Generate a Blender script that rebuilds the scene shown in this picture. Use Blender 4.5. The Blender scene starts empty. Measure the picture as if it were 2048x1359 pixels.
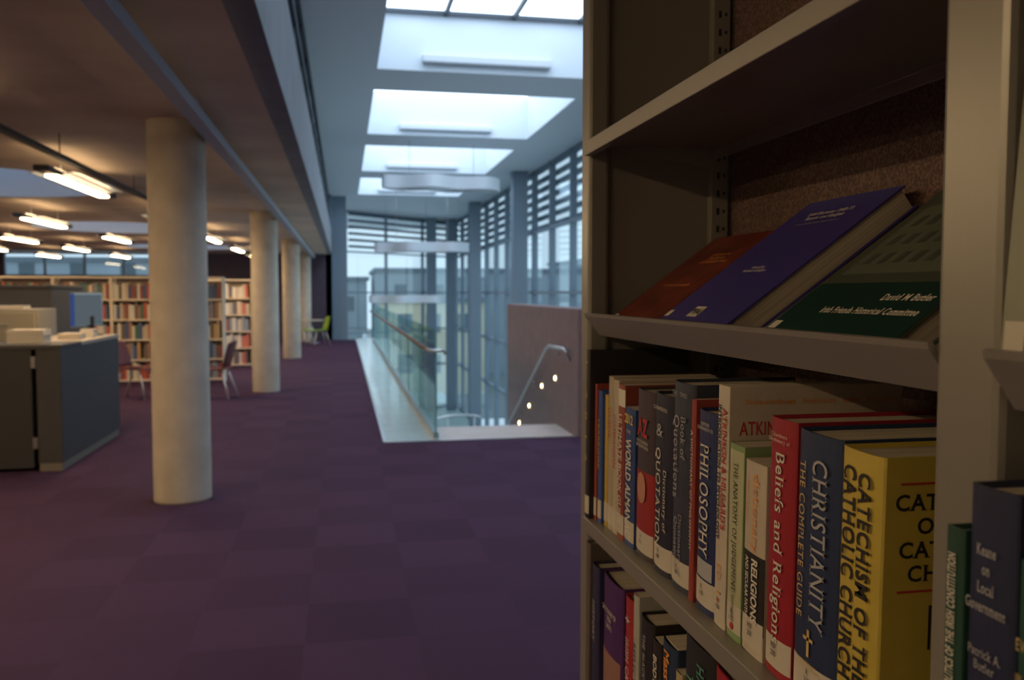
import bpy, bmesh, math, random
from mathutils import Vector, Matrix
random.seed(7)
C = bpy.context.scene.collection
H = 1.55      # camera height
K = 0.851     # scale of the near shelving (metres per layout unit)

# ------------------------------------------------------------------ materials
def newmat(name):
    m = bpy.data.materials.new(name); m.use_nodes = True
    nt = m.node_tree
    return m, nt, nt.nodes["Principled BSDF"]
def mat(name, col, rough=0.6, metal=0.0, var=0.0, vscale=8.0, bump=0.0, bscale=60.0, spec=0.5):
    m, nt, b = newmat(name)
    b.inputs["Base Color"].default_value = (*col, 1)
    b.inputs["Roughness"].default_value = rough
    b.inputs["Metallic"].default_value = metal
    b.inputs["Specular IOR Level"].default_value = spec
    if var or bump:
        tc = nt.nodes.new("ShaderNodeTexCoord")
    if var:
        n = nt.nodes.new("ShaderNodeTexNoise"); n.inputs["Scale"].default_value = vscale; n.inputs["Detail"].default_value = 6
        nt.links.new(tc.outputs["Object"], n.inputs["Vector"])
        r = nt.nodes.new("ShaderNodeValToRGB")
        r.color_ramp.elements[0].position = 0.3; r.color_ramp.elements[1].position = 0.7
        r.color_ramp.elements[0].color = (*[c*(1-var) for c in col], 1)
        r.color_ramp.elements[1].color = (*[min(1, c*(1+var)) for c in col], 1)
        nt.links.new(n.outputs["Fac"], r.inputs["Fac"]); nt.links.new(r.outputs["Color"], b.inputs["Base Color"])
    if bump:
        n2 = nt.nodes.new("ShaderNodeTexNoise"); n2.inputs["Scale"].default_value = bscale; n2.inputs["Detail"].default_value = 4
        nt.links.new(tc.outputs["Object"], n2.inputs["Vector"])
        bp = nt.nodes.new("ShaderNodeBump"); bp.inputs["Strength"].default_value = bump; bp.inputs["Distance"].default_value = 0.01
        nt.links.new(n2.outputs["Fac"], bp.inputs["Height"]); nt.links.new(bp.outputs["Normal"], b.inputs["Normal"])
    return m
def emis(name, col, s):
    m = bpy.data.materials.new(name); m.use_nodes = True; nt = m.node_tree; nt.nodes.clear()
    e = nt.nodes.new("ShaderNodeEmission"); o = nt.nodes.new("ShaderNodeOutputMaterial")
    e.inputs[0].default_value = (*col, 1); e.inputs[1].default_value = s
    nt.links.new(e.outputs[0], o.inputs[0]); return m
def glassmat(name, tint, refl=0.12):
    m = bpy.data.materials.new(name); m.use_nodes = True; nt = m.node_tree; nt.nodes.clear()
    o = nt.nodes.new("ShaderNodeOutputMaterial"); mx = nt.nodes.new("ShaderNodeMixShader")
    t = nt.nodes.new("ShaderNodeBsdfTransparent"); g = nt.nodes.new("ShaderNodeBsdfGlossy")
    f = nt.nodes.new("ShaderNodeFresnel"); f.inputs[0].default_value = 1.3
    ad = nt.nodes.new("ShaderNodeMath"); ad.operation = 'MULTIPLY_ADD'; ad.inputs[1].default_value = 0.3; ad.inputs[2].default_value = refl*0.2
    t.inputs[0].default_value = (*tint, 1); g.inputs[0].default_value = (.9, .97, 1, 1); g.inputs[1].default_value = 0.03
    nt.links.new(f.outputs[0], ad.inputs[0]); nt.links.new(ad.outputs[0], mx.inputs[0])
    nt.links.new(t.outputs[0], mx.inputs[1]); nt.links.new(g.outputs[0], mx.inputs[2]); nt.links.new(mx.outputs[0], o.inputs[0])
    return m
def carpetmat():
    m, nt, b = newmat("carpet_tiles"); b.inputs["Roughness"].default_value = 0.95; b.inputs["Specular IOR Level"].default_value = 0.15
    tc = nt.nodes.new("ShaderNodeTexCoord")
    mp = nt.nodes.new("ShaderNodeMapping"); mp.inputs["Scale"].default_value = (2, 2, 2); mp.inputs["Location"].default_value = (.37, .21, 0.25)
    fl = nt.nodes.new("ShaderNodeVectorMath"); fl.operation = 'FLOOR'
    wn = nt.nodes.new("ShaderNodeTexWhiteNoise")
    ck = nt.nodes.new("ShaderNodeTexChecker"); ck.inputs["Scale"].default_value = 1
    ck.inputs[1].default_value = (1, 1, 1, 1); ck.inputs[2].default_value = (0.89, 0.89, 0.89, 1)
    nt.links.new(tc.outputs["Object"], mp.inputs[0]); nt.links.new(mp.outputs[0], fl.inputs[0]); nt.links.new(fl.outputs[0], wn.inputs[0])
    nt.links.new(mp.outputs[0], ck.inputs[0])
    r = nt.nodes.new("ShaderNodeValToRGB")
    r.color_ramp.elements[0].color = (.062, .029, .063, 1); r.color_ramp.elements[1].color = (.070, .033, .070, 1)
    nt.links.new(wn.outputs["Value"], r.inputs[0])
    n = nt.nodes.new("ShaderNodeTexNoise"); n.inputs["Scale"].default_value = 140; nt.links.new(tc.outputs["Object"], n.inputs["Vector"])
    m1 = nt.nodes.new("ShaderNodeMix"); m1.data_type = 'RGBA'; m1.blend_type = 'MULTIPLY'; m1.inputs[0].default_value = 1
    nt.links.new(r.outputs[0], m1.inputs[6]); nt.links.new(ck.outputs[0], m1.inputs[7])
    nt.links.new(m1.outputs[2], b.inputs["Base Color"])
    bp = nt.nodes.new("ShaderNodeBump"); bp.inputs["Strength"].default_value = 0.5; bp.inputs["Distance"].default_value = 0.01
    nt.links.new(n.outputs["Fac"], bp.inputs["Height"]); nt.links.new(bp.outputs["Normal"], b.inputs["Normal"])
    return m
def specklemat():
    m, nt, b = newmat("speckled_wall"); b.inputs["Roughness"].default_value = 0.7
    tc = nt.nodes.new("ShaderNodeTexCoord"); v = nt.nodes.new("ShaderNodeTexVoronoi"); v.inputs["Scale"].default_value = 300
    nt.links.new(tc.outputs["Object"], v.inputs["Vector"])
    r = nt.nodes.new("ShaderNodeValToRGB"); r.color_ramp.elements[0].color = (.075, .040, .031, 1); r.color_ramp.elements[1].color = (.17, .10, .08, 1)
    r.color_ramp.elements[0].position = .25; r.color_ramp.elements[1].position = .85
    sp = nt.nodes.new("ShaderNodeSeparateColor"); nt.links.new(v.outputs["Color"], sp.inputs[0]); nt.links.new(sp.outputs[0], r.inputs[0])
    nt.links.new(r.outputs[0], b.inputs["Base Color"])
    bp = nt.nodes.new("ShaderNodeBump"); bp.inputs["Strength"].default_value = .4; bp.inputs["Distance"].default_value = .002
    nt.links.new(sp.outputs[1], bp.inputs["Height"]); nt.links.new(bp.outputs["Normal"], b.inputs["Normal"])
    return m
def pagesmat():
    m, nt, b = newmat("page_edges"); b.inputs["Roughness"].default_value = .9
    tc = nt.nodes.new("ShaderNodeTexCoord"); mp = nt.nodes.new("ShaderNodeMapping"); mp.inputs["Scale"].default_value = (3, 900, 3)
    n = nt.nodes.new("ShaderNodeTexNoise"); n.inputs["Scale"].default_value = 1
    nt.links.new(tc.outputs["Object"], mp.inputs[0]); nt.links.new(mp.outputs[0], n.inputs["Vector"])
    r = nt.nodes.new("ShaderNodeValToRGB"); r.color_ramp.elements[0].color = (.36, .31, .24, 1); r.color_ramp.elements[1].color = (.60, .54, .43, 1)
    r.color_ramp.elements[0].position = .35; r.color_ramp.elements[1].position = .65
    nt.links.new(n.outputs["Fac"], r.inputs[0]); nt.links.new(r.outputs[0], b.inputs["Base Color"]); return m

M = {}
M['carpet'] = carpetmat(); M['speck'] = specklemat(); M['pages'] = pagesmat()
M['concrete'] = mat("concrete_soffit", (.52, .43, .34), .85, var=.16, vscale=1.4, bump=.15, bscale=20)
M['column'] = mat("column_concrete", (.52, .46, .38), .8, var=.12, vscale=5, bump=.15, bscale=40)
M['fascia'] = mat("fascia_concrete", (.20, .215, .235), .8, var=.12, vscale=3)
M['white'] = mat("white_plaster", (.66, .70, .74), .8, var=.03, vscale=2)
M['well'] = mat("lit_well_plaster", (.68, .74, .79), .8)
M['ceil'] = mat("shaded_ceiling_plaster", (.62, .66, .70), .8)
M['wallpurple'] = mat("dark_plum_wall", (.085, .06, .085), .8, var=.1)
M['stairwall'] = mat("mauve_panel_wall", (.25, .17, .175), .7, var=.1, vscale=6)
M['stone'] = mat("pale_stone", (.60, .72, .74), .12, var=.12, vscale=5)
M['landing'] = mat("pale_landing_stone", (.55, .46, .42), .5, var=.1, vscale=4)
M['lower'] = mat("lower_floor_stone", (.36, .47, .46), .4, var=.1)
M['steelblue'] = mat("blue_grey_steel", (.19, .24, .29), .5, .1)
M['darkframe'] = mat("dark_window_frame", (.05, .06, .075), .45, .3)
M['louvre'] = mat("louvre_slat", (.07, .10, .13), .6, .1)
M['rail'] = mat("tray_metal", (.38, .45, .52), .5, .1)
M['glass'] = glassmat("window_glass", (.92, .975, .985))
M['balglass'] = glassmat("balustrade_glass", (.90, .98, .975), .4)
M['glassedge'] = mat("glass_edge", (.16, .42, .40), .2)
M['timber'] = mat("timber_handrail", (.20, .14, .11), .45, var=.15, vscale=20)
M['steel'] = mat("brushed_steel", (.55, .55, .55), .3, .9)
M['lampwarm'] = emis("warm_lamp_tube", (1, .70, .38), 52)
M['lampup'] = emis("warm_uplight_tube", (1, .68, .38), 9)
M['lampdot'] = emis("warm_wall_light", (1, .66, .32), 14)
M['sky'] = emis("opal_rooflight", (.67, .82, 1.0), 3.8)
M['skyround'] = emis("round_rooflight", (.45, .62, .9), .7)
M['pendwhite'] = mat("white_pendant", (.62, .66, .70), .4)
M['reflector'] = mat("pale_reflector", (.55, .62, .68), .35, .2)
M['shelfmetal'] = mat("beige_painted_metal", (.27, .258, .228), .34, .25, bump=.03, bscale=400)
M['shelfdark'] = mat("beige_panel_metal", (.22, .20, .168), .5, .05)
M['slot'] = mat("slot_black", (.012, .01, .008), .9)
M['cream'] = mat("cream_bookcase", (.72, .62, .48), .6)
M['desk'] = mat("slate_desk_panel", (.066, .064, .064), .55, var=.06)
M['desk2'] = mat("dark_desk_panel", (.045, .045, .045), .55)
M['desktop'] = mat("desk_top", (.55, .47, .37), .5)
M['kick'] = mat("pale_plinth", (.22, .19, .15), .5)
M['cabinet'] = mat("beige_filing_cabinet", (.36, .33, .27), .5)
M['partition'] = mat("grey_partition", (.10, .095, .095), .7)
M['paper'] = mat("white_paper", (.8, .74, .64), .8)
M['black'] = mat("black_plastic", (.02, .02, .02), .5)
M['screen'] = emis("blue_screen", (.16, .20, .23), .55)
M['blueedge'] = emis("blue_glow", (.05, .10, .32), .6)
M['redchair'] = mat("plum_red_shell", (.10, .022, .035), .5)
M['greenchair'] = mat("lime_green_shell", (.26, .42, .06), .5)
M['chairleg'] = mat("chrome_leg", (.7, .68, .65), .35, .4)
M['pavement'] = mat("street_ground", (.2, .22, .22), .9, var=.1)
M['bgrey'] = mat("grey_render", (.34, .39, .43), .9, var=.08, vscale=.6)
M['byellow'] = mat("pale_yellow_render", (.66, .60, .42), .9, var=.05, vscale=.6)
M['broof'] = mat("slate_roof", (.16, .19, .22), .8, var=.1)
M['bwin'] = mat("dark_pane", (.08, .11, .13), .2)
_cm = {}
def cm(col, rough=.45):
    k = (tuple(col), rough)
    if k not in _cm:
        _cm[k] = mat("cover_%d" % len(_cm), col, rough, var=.06, vscale=30)
    return _cm[k]
_cm[((.13, .022, .014), .35)] = mat("cover_mottled_maroon", (.13, .022, .014), .35, var=.55, vscale=25)

# ------------------------------------------------------------------ mesh helpers
def mkobj(name, verts, faces, mats, parent=None, loc=(0, 0, 0), fm=None, smooth=False):
    me = bpy.data.meshes.new(name); me.from_pydata([tuple(v) for v in verts], [], faces)
    if not isinstance(mats, (list, tuple)): mats = [mats]
    for m in mats: me.materials.append(m)
    if fm:
        for p, i in zip(me.polygons, fm): p.material_index = i
    bm = bmesh.new(); bm.from_mesh(me); bmesh.ops.recalc_face_normals(bm, faces=bm.faces); bm.to_mesh(me); bm.free()
    if smooth:
        for p in me.polygons: p.use_smooth = True
    o = bpy.data.objects.new(name, me); C.objects.link(o); o.location = loc
    if parent: o.parent = parent
    return o
def boxvf(b):
    x0, x1, y0, y1, z0, z1 = b
    v = [(x0, y0, z0), (x1, y0, z0), (x1, y1, z0), (x0, y1, z0), (x0, y0, z1), (x1, y0, z1), (x1, y1, z1), (x0, y1, z1)]
    f = [(0, 3, 2, 1), (4, 5, 6, 7), (0, 1, 5, 4), (1, 2, 6, 5), (2, 3, 7, 6), (3, 0, 4, 7)]
    return v, f
def bev(o, w, seg=2):
    m = o.modifiers.new("bevel", 'BEVEL'); m.width = w; m.segments = seg; m.limit_method = 'ANGLE'; m.angle_limit = math.radians(40)
    return o
def boxes(name, lst, mats, parent=None, loc=(0, 0, 0), fmi=None, bevel=0):
    V = []; F = []; FM = []
    for i, b in enumerate(lst):
        v, f = boxvf(b); n = len(V); V += v; F += [tuple(k+n for k in q) for q in f]; FM += [fmi[i] if fmi else 0]*6
    o = mkobj(name, V, F, mats, parent, loc, FM)
    if bevel: bev(o, bevel)
    return o
def box(name, b, m, parent=None, loc=(0, 0, 0), bevel=0): return boxes(name, [b], m, parent, loc, None, bevel)
def prism(name, pts, y0, y1, m, parent=None, loc=(0, 0, 0)):
    n = len(pts); V = [(p[0], y0, p[1]) for p in pts]+[(p[0], y1, p[1]) for p in pts]
    F = [tuple(range(n)), tuple(range(2*n-1, n-1, -1))]+[(i, (i+1) % n, n+(i+1) % n, n+i) for i in range(n)]
    return mkobj(name, V, F, m, parent, loc)
def lathe(name, prof, m, parent=None, loc=(0, 0, 0), seg=48):
    V = []; F = []
    for r, z in prof:
        for i in range(seg):
            a = 2*math.pi*i/seg; V.append((r*math.cos(a), r*math.sin(a), z))
    n = len(prof)
    for j in range(n-1):
        for i in range(seg): F.append((j*seg+i, j*seg+(i+1) % seg, (j+1)*seg+(i+1) % seg, (j+1)*seg+i))
    F.append(tuple(range(seg))); F.append(tuple(range((n-1)*seg, n*seg)))
    o = mkobj(name, V, F, m, parent, loc)
    for p in o.data.polygons: p.use_smooth = len(p.vertices) == 4
    return o
def tube(name, pts, r, m, parent=None, loc=(0, 0, 0), cyc=False, seg=10):
    pts = [Vector(p) for p in pts]; V = []; F = []; n = len(pts)
    for i, p in enumerate(pts):
        a = pts[i-1] if (i > 0 or cyc) else p; b = pts[(i+1) % n] if (i < n-1 or cyc) else p
        t = (b-a).normalized(); up = Vector((0, 0, 1)) if abs(t.z) < .95 else Vector((1, 0, 0))
        s = t.cross(up).normalized(); u = s.cross(t)
        for k in range(seg):
            q = 2*math.pi*k/seg; V.append(p+s*math.cos(q)*r+u*math.sin(q)*r)
    for i in range(n if cyc else n-1):
        j = (i+1) % n
        for k in range(seg): F.append((i*seg+k, i*seg+(k+1) % seg, j*seg+(k+1) % seg, j*seg+k))
    if not cyc: F += [tuple(range(seg)), tuple(range((n-1)*seg, n*seg))]
    o = mkobj(name, V, F, m, parent, loc)
    for p in o.data.polygons: p.use_smooth = len(p.vertices) == 4
    return o
def empty(name, loc, label, cat, group=None):
    e = bpy.data.objects.new(name, None); e.empty_display_size = .1; C.objects.link(e); e.location = loc
    return tag(e, label, cat, group)
def tag(o, label, cat, group=None):
    o["label"] = label; o["category"] = cat
    if group: o["group"] = group
    return o
def st(o): o["kind"] = "structure"; return o
def dup(thing, loc, rotz=None):
    n = thing.copy(); C.objects.link(n); n.location = loc
    if rotz is not None: n.rotation_euler[2] = rotz
    for ch in thing.children:
        c = ch.copy(); C.objects.link(c); c.parent = n
        for g in ch.children:
            q = g.copy(); C.objects.link(q); q.parent = c
    return n
SANS = {"ULTIMATE BOOK GUIDE", "WORLD ALMANAC", "ATKINSON & HILGARD'S", "INTRODUCTION TO PSYCHOLOGY", "ATKINSON &", "dictionary", "RELIGIONS", "AND SECULAR FAITHS", "BODY LANGUAGE", "Mass Communication", "PSAI", "2012", "Edward Jones"}
def text(body, m, w, h, name, parent, org, xd, yd, bold=0.0, spacing=1.0, align='CENTER'):
    cu = bpy.data.curves.new("t", 'FONT'); cu.body = body; cu.align_x = align; cu.resolution_u = 3; cu.offset = bold; cu.space_line = spacing
    serif = body not in SANS and not body.startswith(("R\n", "REF"))
    if serif: cu.space_character = 1.1
    t = bpy.data.objects.new("t", cu); C.objects.link(t)
    dg = bpy.context.evaluated_depsgraph_get(); me = bpy.data.meshes.new_from_object(t.evaluated_get(dg))
    bpy.data.objects.remove(t)
    if serif:      # slab serifs on every flat stem end
        bm = bmesh.new(); bm.from_mesh(me); bmesh.ops.remove_doubles(bm, verts=bm.verts, dist=1e-5)
        add = []
        for e_ in bm.edges:
            if len(e_.link_faces) != 1: continue
            a, b = e_.verts[0].co, e_.verts[1].co
            L_ = abs(a.x-b.x)
            if abs(a.y-b.y) < 1e-3 and .04 < L_ < .19:
                cy = e_.link_faces[0].calc_center_median().y; s = 1 if cy > a.y else -1
                ex = .065; add.append((min(a.x, b.x)-ex, max(a.x, b.x)+ex, a.y, a.y+s*.04))
        for x0, x1, y0, y1 in add:
            bm.faces.new([bm.verts.new(c) for c in ((x0, y0, 0), (x1, y0, 0), (x1, y1, 0), (x0, y1, 0))])
        bm.to_mesh(me); bm.free()
    xs = [v.co.x for v in me.vertices]; ys = [v.co.y for v in me.vertices]
    x0, x1, y0, y1 = min(xs), max(xs), min(ys), max(ys)
    xd = Vector(xd); yd = Vector(yd); org = Vector(org)
    for v in me.vertices:
        v.co = org+xd*((v.co.x-(x0+x1)/2)/(x1-x0)*w)+yd*((v.co.y-(y0+y1)/2)/(y1-y0)*h)
    me.materials.clear(); me.materials.append(m)
    o = bpy.data.objects.new(name, me); C.objects.link(o); o.parent = parent
    return o

# ------------------------------------------------------------------ room shell
st(boxes("floor", [(-12, 5, -3, 9.05, -.3, 0), (-12, .4, 9.05, 29.3, -.3, 0)], M['carpet']))
st(boxes("floor.001", [(.4, 1.0, 9.05, 30, -.3, .0), (1.0, 2.45, 9.05, 10.0, -.3, 0.0)], [M['stone'], M['landing']], fmi=[0, 1]))
st(box("floor.002", (1.0, 5, 9.05, 45, -3.9, -3.6), M['lower']))
st(boxes("trim_1", [(.39, .42, 9.05, 29.3, 0, .012), (.39, 2.45, 9.03, 9.07, 0, .012)], M['steel']))
st(box("wall_under_balcony", (.85, 1.0, 9.3, 40, -3.6, -.3), M['white']))
st(box("wall_back", (-12, 5.2, -3.2, -3, 0, 5), M['white']))
st(box("wall_left", (-12.2, -12, -3.2, 29.5, 0, 3.6), M['wallpurple']))
st(boxes("wall_far", [(-12, -10.2, 29.3, 29.5, 0, 2.8), (-10.2, -5.6, 29.3, 29.5, 0, 2.05), (-5.6, -.36, 29.3, 29.5, 0, 2.8)], M['wallpurple']))
st(box("wall_right", (5.0, 5.2, -3.2, 10, -3.6, 5), M['white']))
st(boxes("wall_corner", [(-.38, .12, 29.9, 30.3, -3.6, 4.75), (-.55, -.36, 29.3, 34.9, -3.6, 4.75)], M['steelblue']))
# stair side wall
st(box("wall_stair", (2.45, 2.65, 9.0, 13.1, -3.6, 1.38), M['stairwall'], bevel=.01))
# atrium ceiling with rooflight openings
ops = [(3.4, 7.4), (8.8, 12.86), (14.2, 18.1), (19.5, 23.6), (25.0, 29.2)]
ZC = 4.75; ZT = 5.6
lst = [(-.55, .51, -3, 45, ZC, ZT+.1), (3.8, 5.3, -3, 45, ZC, ZT+.1)]
ys = [-3]+[v for o in ops for v in o]+[45]
for i in range(0, len(ys), 2): lst.append((.51, 3.8, ys[i], ys[i+1], ZC, ZT+.1))
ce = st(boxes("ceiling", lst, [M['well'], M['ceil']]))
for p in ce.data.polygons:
    if abs(p.normal.z) > .9: p.material_index = 1  # undersides use a darker plaster copy: shade beside the bright wells, put into colour
for i, (a, b) in enumerate(ops):
    L = [(.45, 3.86, a-.05, b+.05, ZT, ZT+.04)]; fm = [0]
    if i < 2:
        for x in (.51, 1.5, 2.5, 3.5): L.append((x-.03, x+.03, a, b, ZT-.06, ZT)); fm.append(1)
        for y in (a+.04, (a+b)/2, b-.05): L.append((.51, 3.8, y-.03, y+.03, ZT-.06, ZT-.002)); fm.append(1)
    else:
        L.append((.51, 3.8, (a+b)/2-.03, (a+b)/2+.03, ZT-.04, ZT-.002)); fm.append(1)
    st(boxes("window_%d" % (i+1), L, [M['sky'], M['darkframe']], fmi=fm))
    o = box("linear_wall_lamp", (-.95, .95, -.12, 0, -.06, .06), M['pendwhite'], loc=(2.1, b, H+3.36), bevel=.02)
    tag(o, "long white bar fitting on the skylight well wall", "light fitting", "skylight bar fittings")
# left concrete soffit with round rooflights
RC = [(-4.2, 11.0), (-4.2, 18.2), (-4.2, 25.4)]; R = 1.55; S = 1.8; ZS = 2.8
V = []; F = []
def quad(x0, x1, y0, y1, z=ZS):
    n = len(V); V.extend([(x0, y0, z), (x1, y0, z), (x1, y1, z), (x0, y1, z)]); F.append((n, n+1, n+2, n+3))
quad(-12, -6, -3, 29.3); quad(-2.4, -.5, -3, 29.3)
yy = [-3]
for c in RC: yy += [c[1]-S, c[1]+S]
yy.append(29.3)
for i in range(0, len(yy), 2): quad(-6, -2.4, yy[i], yy[i+1])
for cx, cy in RC:
    N = 64; base = len(V)
    for i in range(N):
        a = 2*math.pi*i/N; c, s = math.cos(a), math.sin(a); k = S/max(abs(c), abs(s))
        V.append((cx+k*c, cy+k*s, ZS)); V.append((cx+R*c, cy+R*s, ZS)); V.append((cx+R*c, cy+R*s, ZS+.55))
    for i in range(N):
        j = (i+1) % N
        F.append((base+3*i, base+3*j, base+3*j+1, base+3*i+1)); F.append((base+3*i+1, base+3*j+1, base+3*j+2, base+3*i+2))
o = mkobj("ceiling.001", V, F, [M['concrete'], M['white']])
for p in o.data.polygons:
    if abs(p.normal.z) < .5: p.material_index = 1
st(o)
for i, (cx, cy) in enumerate(RC):
    n = 64; v = [(R*math.cos(2*math.pi*k/n), R*math.sin(2*math.pi*k/n), 0) for k in range(n)]
    st(mkobj("window_%d" % (10+i), v, [tuple(range(n))], M['skyround'], loc=(cx, cy, ZS+.54)))
st(box("ceiling.002", (-12.2, -.5, -3.2, 29.5, 3.4, 3.6), M['concrete']))  # unseen lid over the soffit, added to keep world light out
st(box("trim_2", (-.5, -.36, -3, 29.9, ZS, 3.57), M['fascia']))
# clerestory strip above fascia
L = [(-.50, -.48, -3, 30, 3.57, 4.75)]; fm = [0]
for y in [k*1.5 for k in range(0, 20)]: L.append((-.50, -.44, y-.04, y+.04, 3.57, 4.75)); fm.append(1)
for z in (3.75, 4.2, 4.65): L.append((-.50, -.42, -3, 30, z-.04, z+.04)); fm.append(1)
st(boxes("window_20", L, [M['bwin'], M['darkframe']], fmi=fm))
tray = boxes("cable_tray", [(-.98, -.88, -1, 29, 2.66, 2.73)] + [(-.95, -.91, y-.02, y+.02, 2.73, 2.799) for y in range(0, 29, 3)], M['rail'], bevel=.004)
tag(tray, "long pale metal cable tray fixed beneath the concrete soffit", "cable tray")

# windows
def window(name, org, ang, length, z0, z1, msp, trans, louv, mt=.06, depth=.12, glass=True):
    L = []; n = max(1, round(length/msp)); w = mt/2
    for i in range(n+1):
        x = length*i/n; L.append((max(0, x-w), min(length, x+w), -depth/2, depth/2, z0, z1))
    for z in trans: L.append((0, length, -depth/2+.01, depth/2-.01, z-w, z+w))
    o = boxes(name, L, M['steelblue'], loc=org); o.rotation_euler[2] = ang; st(o)
    if glass:
        g = box("pane", (0, length, -.008, .008, z0, z1), M['glass'], parent=o)
    if louv:
        a, b = louv; sl = []; z = a
        while z < b:
            sl.append((0, length, -.30, -.16, z, z+.09)); z += .25
        boxes("louvre", sl, M['louvre'], parent=o)
    return o
tz = [-3.55, -1.65, -.05, 1.55, 3.15, 4.70]
a90 = math.pi/2
for i, (y0, y1) in enumerate([(10, 15), (15, 23), (23, 31), (31, 39.7)]):
    window("window_%d" % (30+i), (5.05, y0, 0), a90, y1-y0, -3.6, 4.75, 2.0, tz, (3.25, 4.7), .07, .16)
window("window_40", (.1, 34.8, 0), math.pi/4, 6.95, -3.6, 4.75, 2.3, tz, (3.3, 4.7))
window("window_41", (-10.2, 29.4, 0), 0, 4.6, 2.05, 2.8, 1.2, [2.08, 2.77], None)
for y in (15, 23, 31, 38.2):
    o = box("steel_column", (-.2, .2, -.2, .2, -3.6, 4.75), M['steelblue'], loc=(4.62, y, 0), bevel=.01)
    tag(o, "tall blue-grey rectangular column beside the glass facade", "column", "facade columns")
o = box("steel_column", (-.2, .2, -.2, .2, -3.6, 4.75), M['steelblue'], loc=(3.75, 37.9, 0), bevel=.01)
tag(o, "tall blue-grey rectangular column at the end glazing", "column", "facade columns")

# ------------------------------------------------------------------ concrete columns
for y in (6.87, 14.15, 21.25, 28.35):
    o = lathe("concrete_column", [(.206, 0), (.206, .02), (.205, .5), (.205, 2.6), (.205, 2.8)], M['column'], loc=(-1.20, y, 0))
    tag(o, "round pale concrete column standing on purple carpet", "column", "round concrete columns")

# ------------------------------------------------------------------ luminaires
def luminaire(loc, length, cable=.22):
    e = empty("pendant_light", loc, "slim linear fluorescent pendant with pale wing reflectors, lit warm", "ceiling light", "linear pendants")
    h = length/2
    box("housing", (-.06, .06, -h-.15, h+.15, .0, .05), M['desk2'], e, bevel=.008)
    box("lamp_tube", (-.052, .052, -h+.12, h-.12, -.016, .0), M['lampwarm'], e, bevel=.006)
    box("uplight_tube", (-.03, .03, -h+.12, h-.12, .05, .062), M['lampup'], e)
    for s in (-1, 1):
        pts = [(s*.06, .02), (s*.14, .045), (s*.21, .035), (s*.21, .03), (s*.14, .038), (s*.06, .012)]
        prism("reflector", pts, -h+.2, h-.2, M['reflector'], e)
    for y in (-h*.6, h*.6):
        tube("cable", [(0, y, .05), (0, y, cable+.03)], .003, M['steel'], e, seg=6)
    return e
l1 = luminaire((-2.43, 8.95, 2.55), 1.9)
box_t = box("lighting_track", (-.03, .03, -4, 5.2, 0, .035), M['desk2'], loc=(-2.18, 8.0, 2.60)); tag(box_t, "thin dark lighting track hanging under the concrete soffit", "lighting track")
for y in (-3, -.5, 2, 4.6): tube("cable", [(0, y, .03), (0, y, .199)], .005, M['desk2'], box_t, seg=6)
for x, ys_ in ((-2.43, (-1.6, .9, 4.9, 13.2, 17.5, 21.6, 25.7)), (-4.2, (1.5, 5.5, 13.7, 21.8)), (-6.05, (5, 10, 14.3, 18.3, 21.9, 26)), (-7.9, (9, 14, 18, 22, 26))):  # rearmost lamp of the first row is added, unseen, to light the shelving
    for y in ys_: dup(l1, (x, y, 2.55))
o17 = dup(l1, (-4.2, 17.8, 2.55))
# wavy pendants
def wavy(loc, rot):
    e = empty("wavy_pendant", loc, "white wavy ribbon pendant lamp hanging in the atrium", "pendant lamp", "wavy atrium pendants")
    N = 96; outer = []
    for i in range(N):
        a = 2*math.pi*i/N; x = 1.3*math.cos(a); y = .42*math.sin(a)+.14*math.sin(x*5.2)
        outer.append((x, y))
    V = []; F = []
    for (x, y) in outer:
        V += [(x, y, 0), (x, y, .26), (x*.97, y*.93, .26), (x*.97, y*.93, 0)]
    for i in range(N):
        j = (i+1) % N
        for k in range(4): F.append((4*i+k, 4*j+k, 4*j+(k+1) % 4, 4*i+(k+1) % 4))
    mkobj("lamp_shade", V, F, M['pendwhite'], e, smooth=False)
    V = [(x*.96, y*.92, .06) for x, y in outer]
    mkobj("diffuser", V, [tuple(range(N))], M['pendwhite'], e)
    for x in (-.7, .7): tube("cable", [(x, 0, .05), (x, 0, ZC-loc[2])], .006, M['steel'], e, seg=6)
    e.rotation_euler[2] = rot; return e
wavy((2.1, 18.85, H+2.2), .1); wavy((2.15, 24.3, H+1.12), -.1); wavy((2.15, 30.5, H-.35), .1)

# ------------------------------------------------------------------ balustrade, stairs
b = empty("glass_balustrade", (.95, 9.2, 0), "frameless glass balustrade with timber handrail along the balcony edge", "balustrade")
for i in range(10):
    box("glass_panel", (-.008, .008, i*1.98, i*1.98+1.94, .01, 1.16), M['balglass'], b)
    box("panel_edge", (-.009, .009, i*1.98-.008, i*1.98, .01, 1.16), M['glassedge'], b)
    tube("bracket", [(0, i*1.98+.9, .88), (-.05, i*1.98+.9, .88), (-.09, i*1.98+.9, .93)], .008, M['steel'], b, seg=6)
box("base_channel", (-.03, .03, 0, 19.8, 0, .07), M['steel'], b)
tube("handrail", [(-.09, .05, .95), (-.09, 19.8, .95)], .026, M['timber'], b)
tube("rail_end", [(-.09, .05, .95), (-.09, -.02, .95), (-.04, -.05, .94), (.08, -.05, .94), (.10, -.05, .90)], .018, M['steel'], b)
b2 = empty("glass_balustrade", (1.0, 9.2, 0), "short glass balustrade at the top of the stairs", "balustrade")
box("glass_panel", (.02, .036, .8, 4.2, -1.2, 1.0), M['balglass'], b2)
box("panel_edge", (.019, .037, .785, .8, -.25, 1.0), M['glassedge'], b2)
L = []
for i in range(14):
    y = 10.0+.3*i; z = -.17*(i+1); L.append((1.05, 2.44, y, y+.3, z-.3, z))
o = boxes("staircase", L+[(1.05, 2.44, 14.2, 16.5, -2.68, -2.38)], M['landing']); tag(o, "pale stone staircase descending beside the mauve wall", "staircase")
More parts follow.
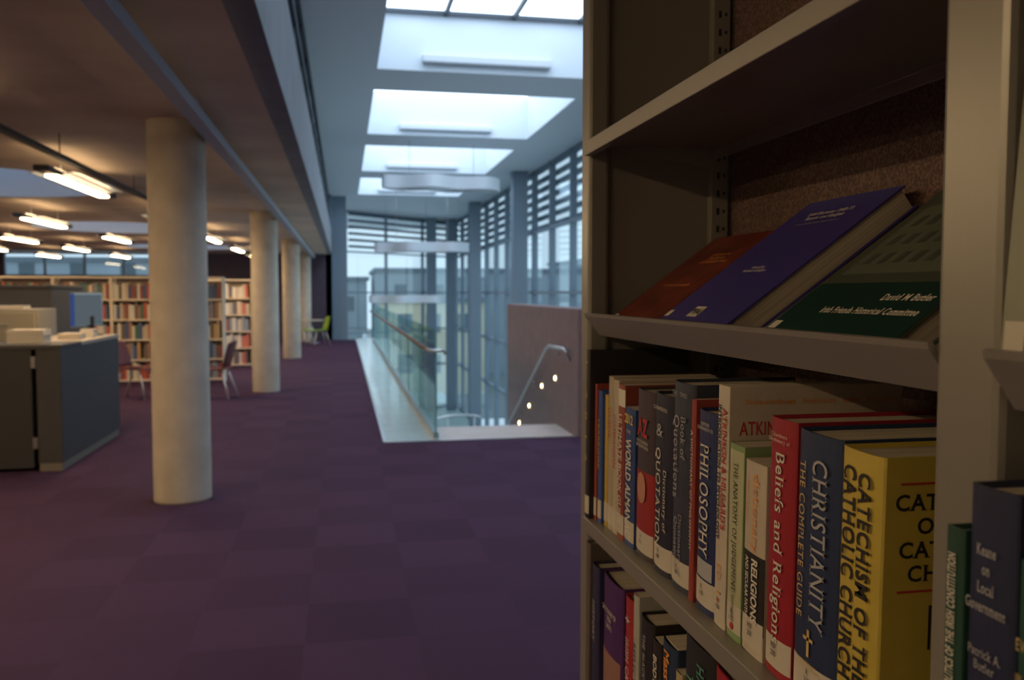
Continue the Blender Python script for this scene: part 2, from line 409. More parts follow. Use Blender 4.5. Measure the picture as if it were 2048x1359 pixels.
h = empty("stair_handrail", (2.38, 9.3, 0), "steel handrail fixed to the mauve stair wall", "handrail")
tube("rail", [(.06, .02, .80), (.0, 0, .92), (0, .1, .93), (0, .75, .92), (0, .9, .87), (0, 3.6, -.55)], .020, M['steel'], h)
for y, z in ((.5, .9), (1.7, .44), (2.7, -.08)): tube("bracket", [(0, y, z), (.03, y, z-.06), (.07, y, z-.06)], .009, M['steel'], h, seg=6)
for y, z in ((9.94, .55), (10.64, .385), (11.4, .04), (12.07, -.29)):
    o = lathe("wall_light", [(.042, 0), (.042, .012), (.028, .02)], M['steel'], loc=(2.45, y, z), seg=24); o.rotation_euler[1] = -a90
    lathe("lens", [(.026, .018), (.026, .024), (.016, .028)], M['lampdot'], o, seg=24)
    tag(o, "small round lit step light set in the mauve stair wall", "wall light", "stair wall lights")
pts = [(1.4+1.2*t, 16.8+.3*math.sin(math.pi*t), -1.02+.16*math.sin(math.pi*t*.6)) for t in [k/12 for k in range(13)]]
e = empty("curved_handrail", (0, 0, 0), "curved pale handrail beyond the lower stair landing", "handrail")
tube("rail", pts, .022, M['steel'], e)
for k in (1, 6, 11): tube("post", [pts[k], (pts[k][0], pts[k][1], -3.6)], .015, M['steel'], e, seg=8)

# ------------------------------------------------------------------ outside
st(box("floor.003", (-60, 120, 46, 160, -5.2, -5), M['pavement']))
def building(name, x0, x1, y0, y1, z1, m, label, wins):
    o = boxes(name, [(x0, x1, y0, y1, -5, z1), (x0-.2, x1+.2, y0-.2, y1+.2, z1, z1+.3)], [m, M['broof']], fmi=[0, 1]); tag(o, label, "building")
    L = [(x, x+.9, y0-.05, y0, z, z+1.2) for x, z in wins]
    if L: boxes("window_pane", L, M['bwin'], o)
building("building", 2.6, 9, 56, 66, .9, M['byellow'], "pale yellow rendered building seen through the glazing", [(3.4, -1), (5.2, -1), (7, -1), (3.4, -3.6), (5.2, -3.6)])
building("building", 2.6, 20, 70, 84, 3.2, M['bgrey'], "grey rendered building beyond the glazing", [(4, 1), (7, 1), (10, 1)])
building("building", -8, 2, 76, 90, 2.6, M['bgrey'], "long grey building with slate roof beyond the glazing", [(-2, 0), (0, 0)])
building("building", -48, -9, 60, 72, 3.5, M['bgrey'], "long grey building added to dim the far room window", [(-20, 2.2), (-17, 2.2), (-14, 2.2)])  # added block, cuts the bright sky behind the far window band
building("building", 26, 60, 60, 110, 5, M['bgrey'], "distant grey building outside the side facade", [(28, 2), (32, 2), (36, 2)])

# ------------------------------------------------------------------ far bookcases
def bookcase(x0, x1, y, name="bookcase", lab="cream freestanding library bookcase filled with books"):
    e = empty(name, ((x0+x1)/2, y, 0), lab, "bookcase", "cream bookcases"); w = (x1-x0)/2
    for s in (-1, 1):
        box("side_panel", ((w-.02, w, 0, .32, 0, 1.79) if s > 0 else (-w, -w+.02, 0, .32, 0, 1.79)), M['cream'], e)
    box("back_panel", (-w+.02, w-.02, .30, .32, .05, 1.75), M['cream'], e)
    for z in (.08, .42, .76, 1.10, 1.44): box("shelf", (-w+.02, w-.02, 0, .30, z-.025, z), M['cream'], e)
    box("top_panel", (-w, w, -.01, .33, 1.79, 1.82), M['cream'], e)
    return e
palette = [(.48, .10, .06), (.08, .11, .22), (.52, .43, .31), (.65, .60, .48), (.28, .07, .07), (.07, .17, .12), (.52, .33, .13), (.15, .12, .10), (.34, .19, .12), (.23, .27, .35), (.68, .64, .55)]
palB = [(.8, .76, .7), (.7, .6, .48), (.7, .22, .17), (.35, .4, .5), (.85, .82, .76), (.2, .16, .16)]
def simplebook(loc, w, h, d, col, grp):
    r = w*.18; V = []; prof = [(-w/2, d), (-w/2, r), (-w*.3, 0.002), (0, 0), (w*.3, 0.002), (w/2, r), (w/2, d)]
    o = mkobj("book", [(x, y, 0) for x, y in prof]+[(x, y, h) for x, y in prof],
              [tuple(range(7)), tuple(range(7, 14))]+[(i, (i+1) % 7, 7+(i+1) % 7, 7+i) for i in range(7)], [cm(col, .6), M['paper']], loc=loc)
    for p in o.data.polygons:
        if p.normal.z > .9: p.material_index = 1
    return o
bt = {}
def fillcase(x0, x1, y, pal, grp, step, lab):
    for z in (.08, .42, .76, 1.10, 1.44):
        x = x0+.025
        while True:
            w = random.choice((.8, 1.0, 1.25))*step
            if x+w > x1-.025: break
            if random.random() < .03: x += w; continue
            ci = random.randrange(len(pal)); key = (id(pal), ci, w)
            if key not in bt:
                bt[key] = simplebook((0, 0, 0), w*.95, 1, .2, pal[ci], grp); o = bt[key]
            else:
                o = bt[key].copy(); C.objects.link(o)
            hh = random.uniform(.22, .295); o.location = (x+w/2, y+.02+random.random()*.015, z); o.scale = (1, 1, hh)
            tag(o, lab, "book", grp); x += w
bookcase(-2.93, -2.03, 15.7); bookcase(-3.83, -2.93, 15.7)
fillcase(-2.93, -2.03, 15.7, palette, "books on the far cream bookcases", .048, "worn library book standing upright on a cream bookcase shelf")
fillcase(-3.83, -2.93, 15.7, palette, "books on the far cream bookcases", .048, "worn library book standing upright on a cream bookcase shelf")
bookcase(-2.75, -1.85, 18.7, lab="cream freestanding bookcase with pale books")
fillcase(-2.75, -1.85, 18.7, palB, "pale books on the second bookcase", .060, "pale library book upright on a cream shelf")
mats_ = [cm(c, .6) for c in palette]
for k in range(4):
    x1 = -3.83-.9*k; bookcase(x1-.9, x1, 15.7); L = []; fm = []
    for z in (.08, .42, .76, 1.10, 1.44):
        x = x1-.9+.025
        while x < x1-.08:
            w = random.uniform(.03, .055); L.append((x, x+w*.95, 15.73, 15.93, z, z+random.uniform(.21, .29))); fm.append(random.randrange(len(mats_))); x += w
    o = boxes("book_rows", L, mats_, fmi=fm); tag(o, "rows of assorted library books on cream bookcase shelves", "books"); o["kind"] = "stuff"

# ------------------------------------------------------------------ desk area
d = empty("reception_desk", (-2.41, 8.16, 0), "slate grey reception counter with pale top on the purple carpet", "desk")
box("end_panel", (-.2, 0, 0, 1.99, .07, 1.06), M['desk'], d, bevel=.006)
box("plinth", (-.19, -.01, .005, 1.96, 0, .07), M['kick'], d)
box("body", (-1.7, -.235, .0, .6, .03, 1.06), M['desk2'], d, bevel=.006)
box("counter_top", (-.62, .01, .6, 2.0, 1.06, 1.10), M['desktop'], d, bevel=.006)
box("front_top", (-1.7, .01, -.01, .6, 1.06, 1.10), M['desk'], d, bevel=.006)
for z in (.2, .9): box("hinge", (-.235, -.2, -.012, .004, z, z+.1), M['steel'], d)
def stack(loc, w, dd, n, lab):
    L = []
    for i in range(n):
        a, b_ = random.uniform(-.008, .008), random.uniform(-.008, .008); L.append((a-w/2, a+w/2, b_-dd/2, b_+dd/2, i*.012, i*.012+.0115))
    o = boxes("paper_stack", L, M['paper'], loc=loc); tag(o, lab, "paper")
stack((-2.78, 8.55, 1.10), .3, .22, 10, "thick stack of cream leaflets on the counter")
stack((-2.58, 9.1, 1.10), .2, .2, 5, "small pile of white leaflets on the counter")
stack((-2.52, 9.45, 1.10), .12, .15, 7, "short pile of cards beside the monitor")
m_ = empty("computer_monitor", (-2.64, 9.9, 1.10), "computer monitor with pale blue screen standing on the counter", "monitor")
box("stand_base", (-.1, .1, -.1, .1, 0, .015), M['black'], m_, bevel=.004); box("stand", (.02, .05, -.03, .03, .015, .2), M['black'], m_)
box("casing", (-.22, .22, .0, .035, .09, .45), M['steel'], m_, bevel=.006)
box("screen", (-.20, .20, -.004, .001, .11, .43), M['screen'], m_)
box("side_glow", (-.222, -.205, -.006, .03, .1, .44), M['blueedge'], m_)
m_.rotation_euler[2] = math.radians(65)
f_ = empty("filing_cabinet", (-3.35, 9.7, 0), "beige metal filing cabinet with drawers behind the counter", "cabinet")
box("body", (-.5, .28, .02, .6, 0, 1.38), M['cabinet'], f_, bevel=.008)
for i in range(4):
    dr = box("drawer", (-.47, .25, 0, .02, .06+i*.33, .06+i*.33+.30), M['cabinet'], f_, bevel=.006)
    box("handle", (-.2, 0, -.015, 0, .22+i*.33, .24+i*.33), M['steel'], dr)
stack((-3.4, 9.95, 1.38), .3, .22, 3, "loose papers on the filing cabinet")
o = boxes("storage_cupboard", [(-5.2, -3.29, 10.9, 12.1, 0, 1.60), (-5.22, -3.27, 10.88, 12.12, 1.60, 1.64)], M['partition'], bevel=.006); tag(o, "tall dark grey storage cupboard behind the counter", "cupboard")

def chair(loc, rot, shell, lab, grp):
    e = empty("chair", loc, lab, "chair", grp)
    def sheet(name, fn, nu=8, nv=8, th=.012):
        V = []; F = []
        for i in range(nu+1):
            for j in range(nv+1): V.append(fn(i/nu, j/nv))
        for i in range(nu):
            for j in range(nv):
                a = i*(nv+1)+j; F.append((a, a+1, a+nv+2, a+nv+1))
        o = mkobj(name, V, F, shell, e, smooth=True); s = o.modifiers.new("s", 'SOLIDIFY'); s.thickness = th; return o
    sheet("seat", lambda u, v: (-.2+.42*u, (v-.5)*(.42-.04*u), .45+.02*(2*v-1)**2-.02*math.sin(u*math.pi)-(.03*(u-.8)/.2 if u > .8 else 0)))
    sheet("backrest", lambda u, v: (-.2-.10*u+.03*(2*v-1)**2, (v-.5)*(.38+.04*math.sin(u*math.pi)), .47+.38*u-(.03*(2*v-1)**2 if u > .9 else 0)))
    for sx, sy in ((-1, -1), (-1, 1), (1, -1), (1, 1)):
        tube("leg", [(sx*.13, sy*.14, .44), (sx*.25-.01, sy*.22, 0.005)], .014, M['chairleg'], e, seg=8)
    e.rotation_euler[2] = rot; return e
chair((-3.0, 13.6, 0), math.radians(-15), M['redchair'], "plum-red shell chair with splayed metal legs on the carpet", "plum chairs")
chair((-1.85, 13.35, 0), math.radians(170), M['redchair'], "plum-red shell chair with splayed metal legs near a column", "plum chairs")
chair((-.70, 26.4, 0), math.radians(200), M['greenchair'], "lime green shell chair with pale legs at the far end", "green chairs")
chair((-1.25, 26.9, 0), math.radians(-20), M['greenchair'], "lime green shell chair partly behind a column", "green chairs")
chair((-2.3, 26.4, 0), math.radians(10), M['greenchair'], "lime green shell chair between columns", "green chairs")
t = empty("side_table", (-.95, 27.6, 0), "small round pale table beside green chairs", "table")
lathe("table_top", [(.34, .68), (.35, .70), (.34, .715)], M['desktop'], t); tube("pedestal", [(0, 0, .02), (0, 0, .69)], .03, M['steel'], t); lathe("base", [(.22, 0), (.22, .015), (.03, .03)], M['steel'], t)

# ------------------------------------------------------------------ near shelving (layout units * K)
def kb(b): return (b[0]*K, b[1]*K, b[2]*K, b[3]*K, H+b[4]*K, H+b[5]*K)
def kz(z): return H+z*K
ZF = -H/K; ZTOP = .72
u = empty("library_shelving_unit", (0, 0, 0), "beige metal library shelving bay with perforated uprights against a speckled wall", "bookshelf")
for (ya, yb) in ((.5555, .627), (1.646, 1.70), (-.53, -.465)):
    box("post", kb((.468, .51, ya, yb, ZF, ZTOP)), M['shelfmetal'], u, bevel=.006)
    up = box("rear_upright", kb((.72, .757, ya+.0, yb, ZF, ZTOP)), M['shelfdark'], u, bevel=.002)
    L = []; z = -1.0
    while z < ZTOP-.05:
        yo = ya-.0012
        L += [kb((.732, .737, yo, yo+.002, z, z+.013)), kb((.745, .749, yo, yo+.002, z+.004, z+.010))]
        z += .035
    s_ = boxes("slots", L, M['slot'], up); s_["kind"] = "stuff"
box("end_panel", kb((.505, .725, 1.665, 1.685, ZF, ZTOP)), M['shelfdark'], u)
box("top_panel", kb((.462, .757, -.53, 1.705, ZTOP, ZTOP+.03)), M['shelfmetal'], u)
box("kick_plate", kb((.49, .51, -.465, 1.643, ZF, ZF+.1)), M['shelfmetal'], u)
def shelf(zt, ya, yb, th=.027, dx=0):
    pts = [(.4585+dx, zt), (.4585+dx, zt-th), (.475+dx, zt-th), (.475+dx, zt-.008), (.722, zt-.008), (.722, zt-th), (.728, zt-th), (.728, zt)]
    s = prism("shelf", [(p[0]*K, H+p[1]*K) for p in pts], ya*K, yb*K, M['shelfmetal'], u); bev(s, .0012)
    for y in (ya+.001, yb-.006):
        prism("bracket", [(q[0]*K, H+q[1]*K) for q in [(.50, zt-.01), (.72, zt-.045), (.72, zt+.04), (.70, zt+.04), (.66, zt-.001), (.50, zt-.001)]], y*K, (y+.004)*K, M['shelfmetal'], s)
def displayshelf(ya, yb, dx=0):
    pts = [(.462, -.040), (.4635, -.046), (.490, -.083), (.500, -.083), (.738, .088), (.738, .096), (.497, -.076), (.493, -.076), (.466, -.039)]
    s = prism("display_shelf", [((p[0]+dx)*K, H+p[1]*K) for p in pts], ya*K, yb*K, M['shelfmetal'], u)
BAYS = ((.629, 1.644, 0), (-.463, .5535, -.04))
for ya, yb, dx in BAYS:
    shelf(.289, ya, yb); shelf(-.438, ya, yb, dx=dx); shelf(-.79, ya, yb); shelf(-1.14, ya, yb); shelf(-1.49, ya, yb)
displayshelf(.628, 1.655); displayshelf(-.468, .540, -.022)
st(box("wall_shelf_side", (.765*K, .98*K, -3.0, 1.715*K, 0, 4.75), M['speck']))

# detailed book -----------------------------------------------------------
XB = .480
def book(loc, th, h, dpt, cov, label, group, hard=True, bulge=.12, rot=None):
    e = empty("book", loc, label, "book", group)
    tb = .0024 if hard else .0008; bx = min(th*bulge, .008); n = 10
    def arc(off):
        P = [(dpt, -th/2+off)]
        for i in range(n+1):
            a = -math.pi/2+math.pi*i/n; P.append((bx-(bx-off)*math.cos(a), (th/2-off)*math.sin(a)))
        P.append((dpt, th/2-off)); return P
    A = arc(0); B = arc(tb); m = len(A); V = []
    for z in (0, h):
        V += [(x, y, z) for x, y in A]+[(x, y, z) for x, y in B]
    F = []
    for i in range(m-1):
        F += [(i, i+1, 2*m+i+1, 2*m+i), (m+i, m+i+1, 3*m+i+1, 3*m+i), (i, i+1, m+i+1, m+i), (2*m+i, 2*m+i+1, 3*m+i+1, 3*m+i)]
    F += [(0, m, 3*m, 2*m), (m-1, 2*m-1, 4*m-1, 3*m-1)]
    mkobj("cover", V, F, cov, e)
    g = .004 if hard else .0006
    box("pages", (bx+tb, dpt-g, -th/2+tb, th/2-tb, g*.8, h-g), M['pages'], e)
    e["bx"] = bx; e["th"] = th; e["h"] = h; e["d"] = dpt
    if rot is not None: e.rotation_mode = 'QUATERNION'; e.rotation_quaternion = rot.to_quaternion()
    return e
def band(e, z0, z1, m, name="spine_band", wrap=0.0, cover=.97, off=.0004):
    th, bx, n = e["th"], e["bx"], 12; P = []
    amax = math.pi/2*cover
    if wrap: P.append((bx+wrap, -th/2-off)); amax = math.pi/2
    for i in range(n+1):
        a = -amax+2*amax*i/n; P.append((bx-(bx+off)*math.cos(a), (th/2+off)*math.sin(a)))
    V = [(x, y, z0) for x, y in P]+[(x, y, z1) for x, y in P]; k = len(P)
    return mkobj(name, V, [(i, i+1, k+i+1, k+i) for i in range(k-1)], m, e)
def sv(e, s, zc, ln, hh, m, yc=0, bold=.0, name="spine_title", sp=1.0, up=False):      # reads downward
    th, h = e["th"], e["h"]; k = -1 if up else 1
    return text(s, m, ln*h, hh*th, name, e, (-.0012, -yc*th, zc*h), (0, 0, -k), (0, -k, 0), bold, sp)
def sh(e, s, zc, w, hh, m, bold=.0, name="spine_title", sp=1.0):
    th, h = e["th"], e["h"]; return text(s, m, w*th, hh*h, name, e, (-.0012, 0, zc*h), (0, -1, 0), (0, 0, 1), bold, sp)
def cv(e, s, xc, zc, w, hh, m, bold=.0, name="cover_title", sp=1.0):        # front cover
    th, h, d_ = e["th"], e["h"], e["d"]; return text(s, m, w*d_, hh*h, name, e, (xc*d_, -th/2-.0006, zc*h), (1, 0, 0), (0, 0, 1), bold, sp)
W = mat("ink_white", (.70, .67, .58), .6); BK = mat("ink_black", (.015, .013, .012), .6); RD = mat("ink_red", (.45, .03, .03), .6)
OR = mat("ink_orange", (.75, .30, .06), .6); YL = mat("ink_yellow", (.75, .58, .1), .6); GY = mat("ink_grey", (.40, .41, .44), .6); LB = mat("sticker_white", (.56, .52, .45), .6)
GD = mat("ink_gold", (.62, .46, .18), .5)
def sticker(e, t=None, dot=False, z=.008, hh=.03):
    s = band(e, z, z+hh, LB, "shelf_label", cover=.85, off=.0007)
    if t: 
        text(t, BK, min(e["th"]*.3, .01), .013, "label_text", s, (-.0018, 0, z+hh*.62), (0, -1, 0), (0, 0, 1))
    if dot:
        v = [(-.0016, .004*math.cos(2*math.pi*k/16), z+.006+.004*math.sin(2*math.pi*k/16)) for k in range(16)]
        mkobj("red_dot", v, [tuple(range(16))], RD, s)
G2 = "reference books on the middle shelf"; ZB = -.438; LEAN = .022
def rb(y1, y0, zt, col, lab, d_=.20, hard=True, x=XB, zb=ZB, grp=G2, bulge=.12, rough=.45):
    th = (y1-y0)*K*.985; h = (zt-zb)*K
    e = book((x*K, (y1+y0)/2*K+LEAN*h*.5, kz(zb)+th/2*LEAN), th, h, d_*K, cm(col, rough), lab, grp, hard, bulge)
    e.rotation_euler[0] = LEAN
    return e
e = rb(1.640, 1.615, -.111, (.02, .018, .02), "tall black yearbook with 2012 on the spine", .2, x=.461); sv(e, "2  0  1  2", .55, .42, .55, GD); sh(e, "**", .93, .6, .02, W); sticker(e)
e = rb(1.614, 1.600, -.174, (.33, .06, .04), "thin red book with white label", x=.472); sticker(e)
e = rb(1.598, 1.576, -.185, (.04, .10, .36), "thin blue book with yellow lettering", x=.474); sv(e, "YEARBOOK", .6, .4, .5, YL); sticker(e)
e = rb(1.574, 1.556, -.19, (.55, .38, .06), "thin yellow paperback reference book", hard=False); sticker(e)
e = rb(1.554, 1.526, -.154, (.44, .38, .28), "cream paperback with dark lettering", hard=False); sv(e, "GUIDE", .7, .2, .5, RD); sticker(e)
e = rb(1.524, 1.496, -.157, (.50, .44, .34), "cream paperback with red lettering", hard=False); sv(e, "COMPANION", .6, .35, .5, RD); sticker(e)
e = rb(1.494, 1.457, -.162, (.27, .055, .04), "brick-red paperback book guide", hard=False, bulge=.05); sv(e, "ULTIMATE BOOK GUIDE", .45, .72, .55, W, bold=.01); band(e, e["h"]*.86, e["h"]*.97, W); sticker(e)
e = rb(1.455, 1.403, -.198, (.03, .07, .23), "blue 2012 almanac paperback with yellow numerals", hard=False, bulge=.05); sh(e, "2012", .92, .8, .07, YL, .02); sh(e, "THE", .83, .4, .025, W); sv(e, "WORLD ALMANAC", .42, .72, .55, W, bold=.02); sticker(e)
e = rb(1.400, 1.318, -.16, (.06, .045, .06), "thick black and red encyclopaedia with large AZ", bulge=.1); band(e, .012, e["h"]*.52, cm((.34, .03, .03))); sh(e, "AZ", .78, .6, .11, RD, .03); sh(e, "ENCYCLOPEDIA\nOF KNOWLEDGE", .68, .7, .045, W); sticker(e, "R\n031")
v = [(-.0014, .017*math.cos(2*math.pi*k/20), e["h"]*.42+.022*math.sin(2*math.pi*k/20)) for k in range(20)]; mkobj("spine_emblem", v, [tuple(range(20))], cm((.52, .25, .16)), e)
e = rb(1.315, 1.240, -.157, (.022, .025, .05), "dark navy dictionary of quotations hardback", bulge=.15); sh(e, "CHAMBERS", .92, .8, .02, W); sv(e, "Dictionary of", .42, .34, .22, W, yc=.28); sv(e, "QUOTATIONS", .40, .60, .30, W, yc=-.1); sticker(e, "R\n080"); sh(e, "&", .80, .4, .07, GY)
e = rb(1.238, 1.162, -.131, (.035, .045, .075), "dark slate hardback book of quotations with grey lettering", bulge=.15); sh(e, "THE  TIMES", .945, .75, .02, GY); sv(e, "Book of", .74, .20, .24, GY, yc=.2); sv(e, "Quotations", .64, .40, .32, GY, yc=-.15); sv(e, "Dictionary of\nQuotations", .22, .3, .4, GY); sticker(e, "R\n080")
e = rb(1.160, 1.144, -.149, (.31, .05, .04), "thin red reference paperback", hard=False); sv(e, "A DICTIONARY OF PHILOSOPHY", .55, .6, .5, W)
e = rb(1.142, 1.073, -.161, (.02, .035, .12), "navy hardback companion to philosophy", bulge=.12); sh(e, "OXFORD\nCOMPANION TO", .925, .75, .04, W); sv(e, "PHILOSOPHY", .56, .56, .42, W, bold=.005); band(e, e["h"]*.17, e["h"]*.26, GY, cover=.5); sticker(e, "R\n100")
e = rb(1.071, 1.037, -.1196, (.56, .51, .42), "cream psychology textbook with red and black lettering", .245, hard=False, bulge=.05)
sv(e, "ATKINSON & HILGARD'S", .66, .5, .36, RD, yc=.22, bold=.02); sv(e, "INTRODUCTION TO PSYCHOLOGY", .64, .56, .26, BK, yc=-.2, bold=.03); sticker(e, "R\n150"); cv(e, "Nolen-Hoeksema   Fredrickson   Loftus   Wagenaar", .52, .935, .86, .03, OR, .01); cv(e, "ATKINSON &", .27, .83, .42, .057, RD, .01); cv(e, "INTRODUCTION TO PSYCHOLOGY", .5, .755, .88, .045, BK, .02); sv(e, "ED. 15", .18, .16, .3, OR)
e = rb(1.033, .993, -.1895, (.22, .34, .15), "green paperback with cream spine", hard=False, bulge=.05, d_=.2); band(e, e["h"]*.12, e["h"]*.97, cm((.46, .48, .30)), cover=.8); sv(e, "THE ANATOMY OF JUDGEMENT", .58, .66, .38, BK); sv(e, "M.L.J. Abercrombie", .2, .18, .25, BK); sticker(e, "R\n153", True)
cv(e, "The Anatomy", .5, .88, .7, .06, BK)
e = rb(.990, .936, -.2026, (.52, .46, .37), "white and black dictionary of religions paperback", hard=False, bulge=.05, d_=.17); band(e, e["h"]*.13, e["h"]*.53, BK, cover=1.0); sv(e, "dictionary", .74, .40, .36, OR, yc=.08); sv(e, "Edward Jones", .78, .22, .12, OR, yc=-.3); sv(e, "RELIGIONS", .34, .33, .3, W, yc=.14, bold=.03); sv(e, "AND SECULAR FAITHS", .34, .33, .15, W, yc=-.22, bold=.02); sticker(e, "REF\n200")
e = rb(.932, .873, -.142, (.33, .018, .03), "bright red hardback on beliefs and religions", bulge=.1, d_=.21); sh(e, "Chambers\nDictionary of", .925, .8, .04, W); sv(e, "Beliefs and Religions", .5, .74, .44, W, bold=.01); sticker(e, "REF\n200")
e = rb(.871, .787, -.147, (.022, .04, .10), "thick navy hardback with gold cross on the spine", bulge=.1, d_=.21); sv(e, "CHRISTIANITY", .60, .62, .34, GY, yc=.15, bold=.005); sv(e, "THE COMPLETE GUIDE", .60, .58, .13, GD, yc=-.25); sticker(e, "R\n230"); sh(e, "EDITED BY\nJOHN BOWDEN", .145, .55, .03, GD)
boxes("spine_cross", [(-.0018, -.0012, -.0018, .0018, e["h"]*.18, e["h"]*.28), (-.0018, -.0012, -.008, .008, e["h"]*.24, e["h"]*.252)], GD, e)
e = rb(.785, .716, -.151, (.55, .43, .075), "bright yellow catechism hardback with black lettering", bulge=.1, d_=.185)
sv(e, "CATECHISM OF THE\nCATHOLIC CHURCH", .575, .74, .66, BK, bold=.025, sp=.9); sticker(e, "R\n238", True)
cv(e, "CATECHISM\nOF THE\nCATHOLIC\nCHURCH", .43, .735, .68, .29, BK, .02, sp=1.05); boxes("cover_rule", [(.018, .12, -e["th"]/2-.0008, -e["th"]/2-.0003, e["h"]*.91, e["h"]*.917), (.018, .12, -e["th"]/2-.0008, -e["th"]/2-.0003, e["h"]*.555, e["h"]*.562)], RD, e)
boxes("cover_emblem", [(.047, .049, -e["th"]/2-.0008, -e["th"]/2-.0003, e["h"]*.36, e["h"]*.50), (.047, .060, -e["th"]/2-.0008, -e["th"]/2-.0003, e["h"]*.50, e["h"]*.508), (.058, .060, -e["th"]/2-.0008, -e["th"]/2-.0003, e["h"]*.36, e["h"]*.50)], BK, e)

# lower row
G3 = "books on the lower shelf"; B3 = -.79
def r3(*a, **k): return rb(*a, zb=B3, grp=G3, **k)
e = r3(1.638, 1.612, -.485, (.12, .095, .08), "brown hardback at the end of the lower shelf", x=.462)
e = r3(1.610, 1.568, -.52, (.03, .03, .08), "dark navy hardback with grey lettering", x=.466); sv(e, "HISTORY", .6, .3, .4, GY)
e = r3(1.566, 1.452, -.523, (.075, .025, .13), "thick purple hardback of Irish saints", bulge=.1, x=.472); sh(e, "DICTIONARY OF\nIRISH\nSAINTS", .72, .7, .14, W); band(e, .03, e["h"]*.48, cm((.3, .16, .12)), cover=.7); sticker(e)
e = r3(1.450, 1.406, -.528, (.36, .03, .03), "red hardback with white lettering"); sv(e, "IRISH CATHOLIC", .45, .55, .4, W); sh(e, "+", .85, .5, .05, W)
e = r3(1.404, 1.377, -.510, (.40, .40, .36), "pale grey-teal paperback book", hard=False); sv(e, "REFLECTIONS", .5, .4, .5, BK)
e = r3(1.375, 1.312, -.535, (.02, .018, .018), "black hardback with grey lettering"); sv(e, "THE BLACKWELL DICTIONARY", .5, .8, .2, GY)
e = r3(1.310, 1.273, -.55, (.025, .02, .02), "black paperback with white capital letters", hard=False); sv(e, "BODY LANGUAGE", .60, .6, .45, W, bold=.02)
e = r3(1.271, 1.212, -.534, (.02, .04, .09), "dark blue paperback with orange lettering", hard=False); sv(e, "Mass Communication", .55, .8, .4, OR, bold=.02)
e = r3(1.210, 1.186, -.56, (.42, .34, .2), "thin tan paperback on the lower shelf", hard=False); sv(e, "SOCIETY", .6, .3, .4, BK)
e = r3(1.184, 1.080, -.491, (.02, .022, .02), "thick black handbook with green lettering", bulge=.08); sv(e, "HANDBOOK OF\nTHE MEDIA", .62, .6, .6, cm((.1, .35, .25)), bold=.01)
e = r3(1.078, .98, -.497, (.36, .02, .03), "thick red hardback with white lettering", bulge=.08); sv(e, "LAW", .6, .2, .4, W)
e = r3(.978, .90, -.53, (.05, .06, .10), "navy hardback on the lower shelf")
e = r3(.898, .82, -.51, (.3, .25, .15), "tan hardback on the lower shelf")
e = r3(.818, .75, -.53, (.05, .10, .06), "dark green hardback on the lower shelf")
e = r3(.748, .66, -.52, (.12, .04, .04), "maroon hardback on the lower shelf")
# second bay
G4 = "law books in the second bay"
LEAN = 0.0
def r4(*a, **k): return rb(*a, x=.421, grp=G4, **k)
e = r4(.548, .529, -.165, (.02, .07, .05), "thin dark green hardback with white lettering"); sv(e, "POLITICS OF THE IRISH CONSTITUTION", .755, .36, .45, W, bold=.02, up=True)
e = r4(.527, .483, -.13, (.022, .03, .075), "thick navy local government hardback"); sh(e, "Keane\non\nLocal\nGovernment", .80, .85, .15, GY, .01, sp=1.2); sh(e, "Patrick A.\nButler", .62, .7, .05, GY)
e = r4(.481, .440, -.17, (.02, .08, .055), "dark green hardback with gold lettering"); sh(e, "EVIDENCE", .8, .8, .03, GD); sh(e, "IN CRIMINAL\nTRIALS", .7, .8, .06, GD)
e = r4(.438, .37, -.14, (.15, .03, .03), "maroon law hardback in the second bay")
e = r4(.368, .31, -.16, (.04, .05, .1), "navy law hardback in the second bay")
# display books (lying on the sloped shelf)
sl = math.atan2(.176, .241); us = Vector((math.cos(sl), 0, math.sin(sl))); nn = Vector((-math.sin(sl), 0, math.cos(sl)))
def disp(ya, w, th, hh, col, lab):
    base = Vector((.497, 0, -.080))+us*.016+nn*(th/2/K+.0022)
    R_ = Matrix((Vector((0, -1, 0)), -nn, us)).transposed()
    return book((base.x*K, ya*K, kz(base.z)), th, hh*K, w*K, cm(col, .35), lab, "display books on the sloping shelf", True, .05, R_)
e = disp(1.625, .245, .014, .275, (.13, .022, .014), "mottled maroon illustrated book leaning on the display shelf")
cv(e, "Irish Quakers and\nTheir Histories\nin the Nineteenth Century", .6, .72, .5, .12, OR); cv(e, "Society of Friends", .5, .42, .5, .03, OR)
boxes("cover_label", [(.006, .022, -.0085, -.0075, .008, .02)], LB, e)
e = disp(1.305, .245, .030, .312, (.05, .04, .22), "large blue-violet hardback leaning on the display shelf")
tz_ = e["th"]
cv(e, "Irish Elections 1948-77:\nResults and Analysis", .5, .84, .5, .075, W, .01); cv(e, "Sources for the Study of Irish Politics 2", .5, .775, .5, .02, GY); cv(e, "Edited by\nMichael Gallagher", .5, .40, .3, .05, W)
boxes("cover_label", [(.075, .105, -tz_/2-.0008, -tz_/2-.0003, .008, .028)], LB, e); t_ = cv(e, "PSAI", .435, .066, .12, .04, BK, .02); t_.location.y = -.0006
boxes("cover_label", [(.004, .018, -tz_/2-.0008, -tz_/2-.0003, .006, .018)], LB, e)
e = disp(.972, .255, .024, .318, (.06, .072, .05), "dark green-grey illustrated book with a green title band")
tz_ = e["th"]; w_ = e["d"]; h_ = e["h"]
boxes("title_band", [(0.001, w_-.001, -tz_/2-.0006, -tz_/2-.0002, .001, h_*.30)], cm((.008, .035, .026), .35), e)
t1 = cv(e, "David M Butler", .78, .215, .32, .035, W, .015); t2 = cv(e, "Irish Friends Historical Committee", .62, .14, .66, .035, W, .015)
for t_ in (t1, t2): t_.location.y = -.0006
L = []
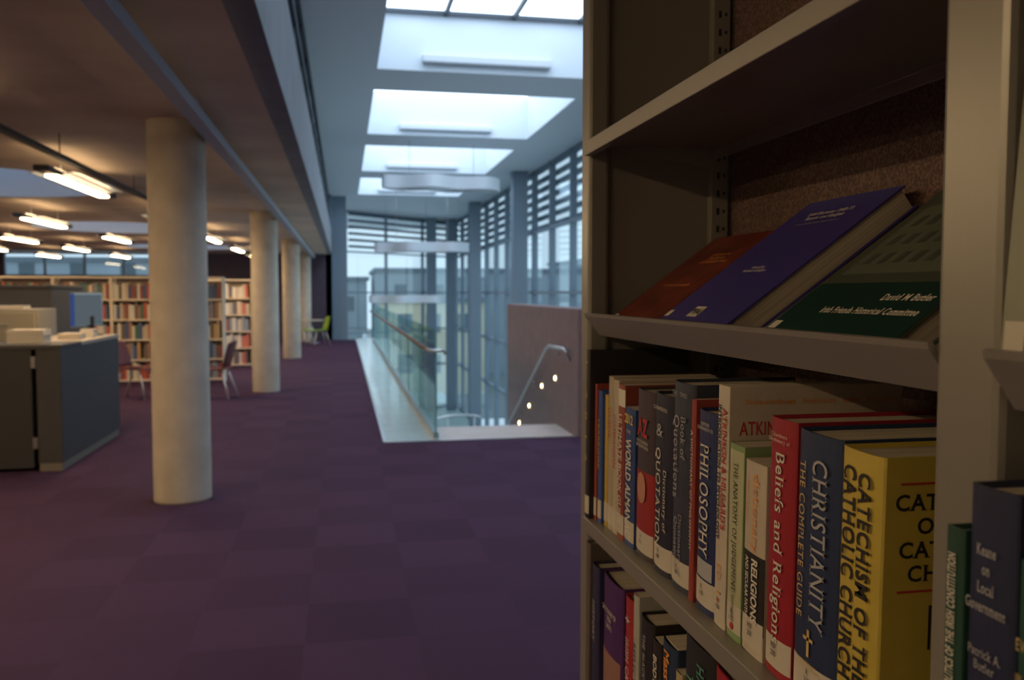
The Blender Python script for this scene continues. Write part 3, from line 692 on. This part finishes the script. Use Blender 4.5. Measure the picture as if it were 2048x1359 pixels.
for i in range(7):
    for j in range(3): L.append((w_*(.14+.11*i), w_*(.14+.11*i)+.012, -tz_/2-.0006, -tz_/2-.0002, h_*(.42+.12*j), h_*(.42+.12*j)+.018))
boxes("cover_picture", [(w_*.08, w_*.92, -tz_/2-.0004, -tz_/2-.0001, h_*.36, h_*.80)]+L, [cm((.10, .115, .085), .5), cm((.05, .06, .045), .5)], e, fmi=[0]+[1]*len(L))
boxes("cover_label", [(.004, .018, -tz_/2-.0009, -tz_/2-.0004, .006, .018)], LB, e)
# second bay: steeper pale book
sl = math.radians(86); us = Vector((math.cos(sl), 0, math.sin(sl))); nn = Vector((-math.sin(sl), 0, math.cos(sl)))
base = Vector((.474, 0, -.068)); R_ = Matrix((Vector((0, -1, 0)), -nn, us)).transposed()
e = book((base.x*K, .552*K, kz(base.z)), .02, .24*K, .2*K, cm((.22, .235, .17), .4), "pale green-grey book with handwritten title in the second bay", "display books on the sloping shelf", True, .05, R_)
cv(e, "Historic\nMeeting\nHouses", .45, .74, .8, .34, BK)
boxes("cover_label", [(.004, .02, -e["th"]/2-.0009, -e["th"]/2-.0004, .02, .04)], LB, e)

# ------------------------------------------------------------------ world, camera
w = bpy.data.worlds.new("World"); bpy.context.scene.world = w; w.use_nodes = True
bg = w.node_tree.nodes["Background"]; bg.inputs[0].default_value = (.66, .81, .95, 1); bg.inputs[1].default_value = 1.2
cam = bpy.data.cameras.new("Camera"); co = bpy.data.objects.new("Camera", cam); C.objects.link(co); bpy.context.scene.camera = co
cam.sensor_width = 36; cam.lens = 36*1750/2048; cam.clip_start = .02; cam.clip_end = 500
co.location = (0, 0, H)
a, p = math.radians(10.9), math.radians(3.1)
r = Vector((math.cos(a), -math.sin(a), 0)); fw = Vector((math.sin(a)*math.cos(p), math.cos(a)*math.cos(p), -math.sin(p))); up = r.cross(fw)
co.rotation_euler = Matrix((r, up, -fw)).transposed().to_euler()
cam.dof.use_dof = True; cam.dof.focus_distance = .9; cam.dof.aperture_fstop = 8.0
bpy.context.scene.view_settings.view_transform = 'Standard'
bpy.context.scene.view_settings.exposure = 0
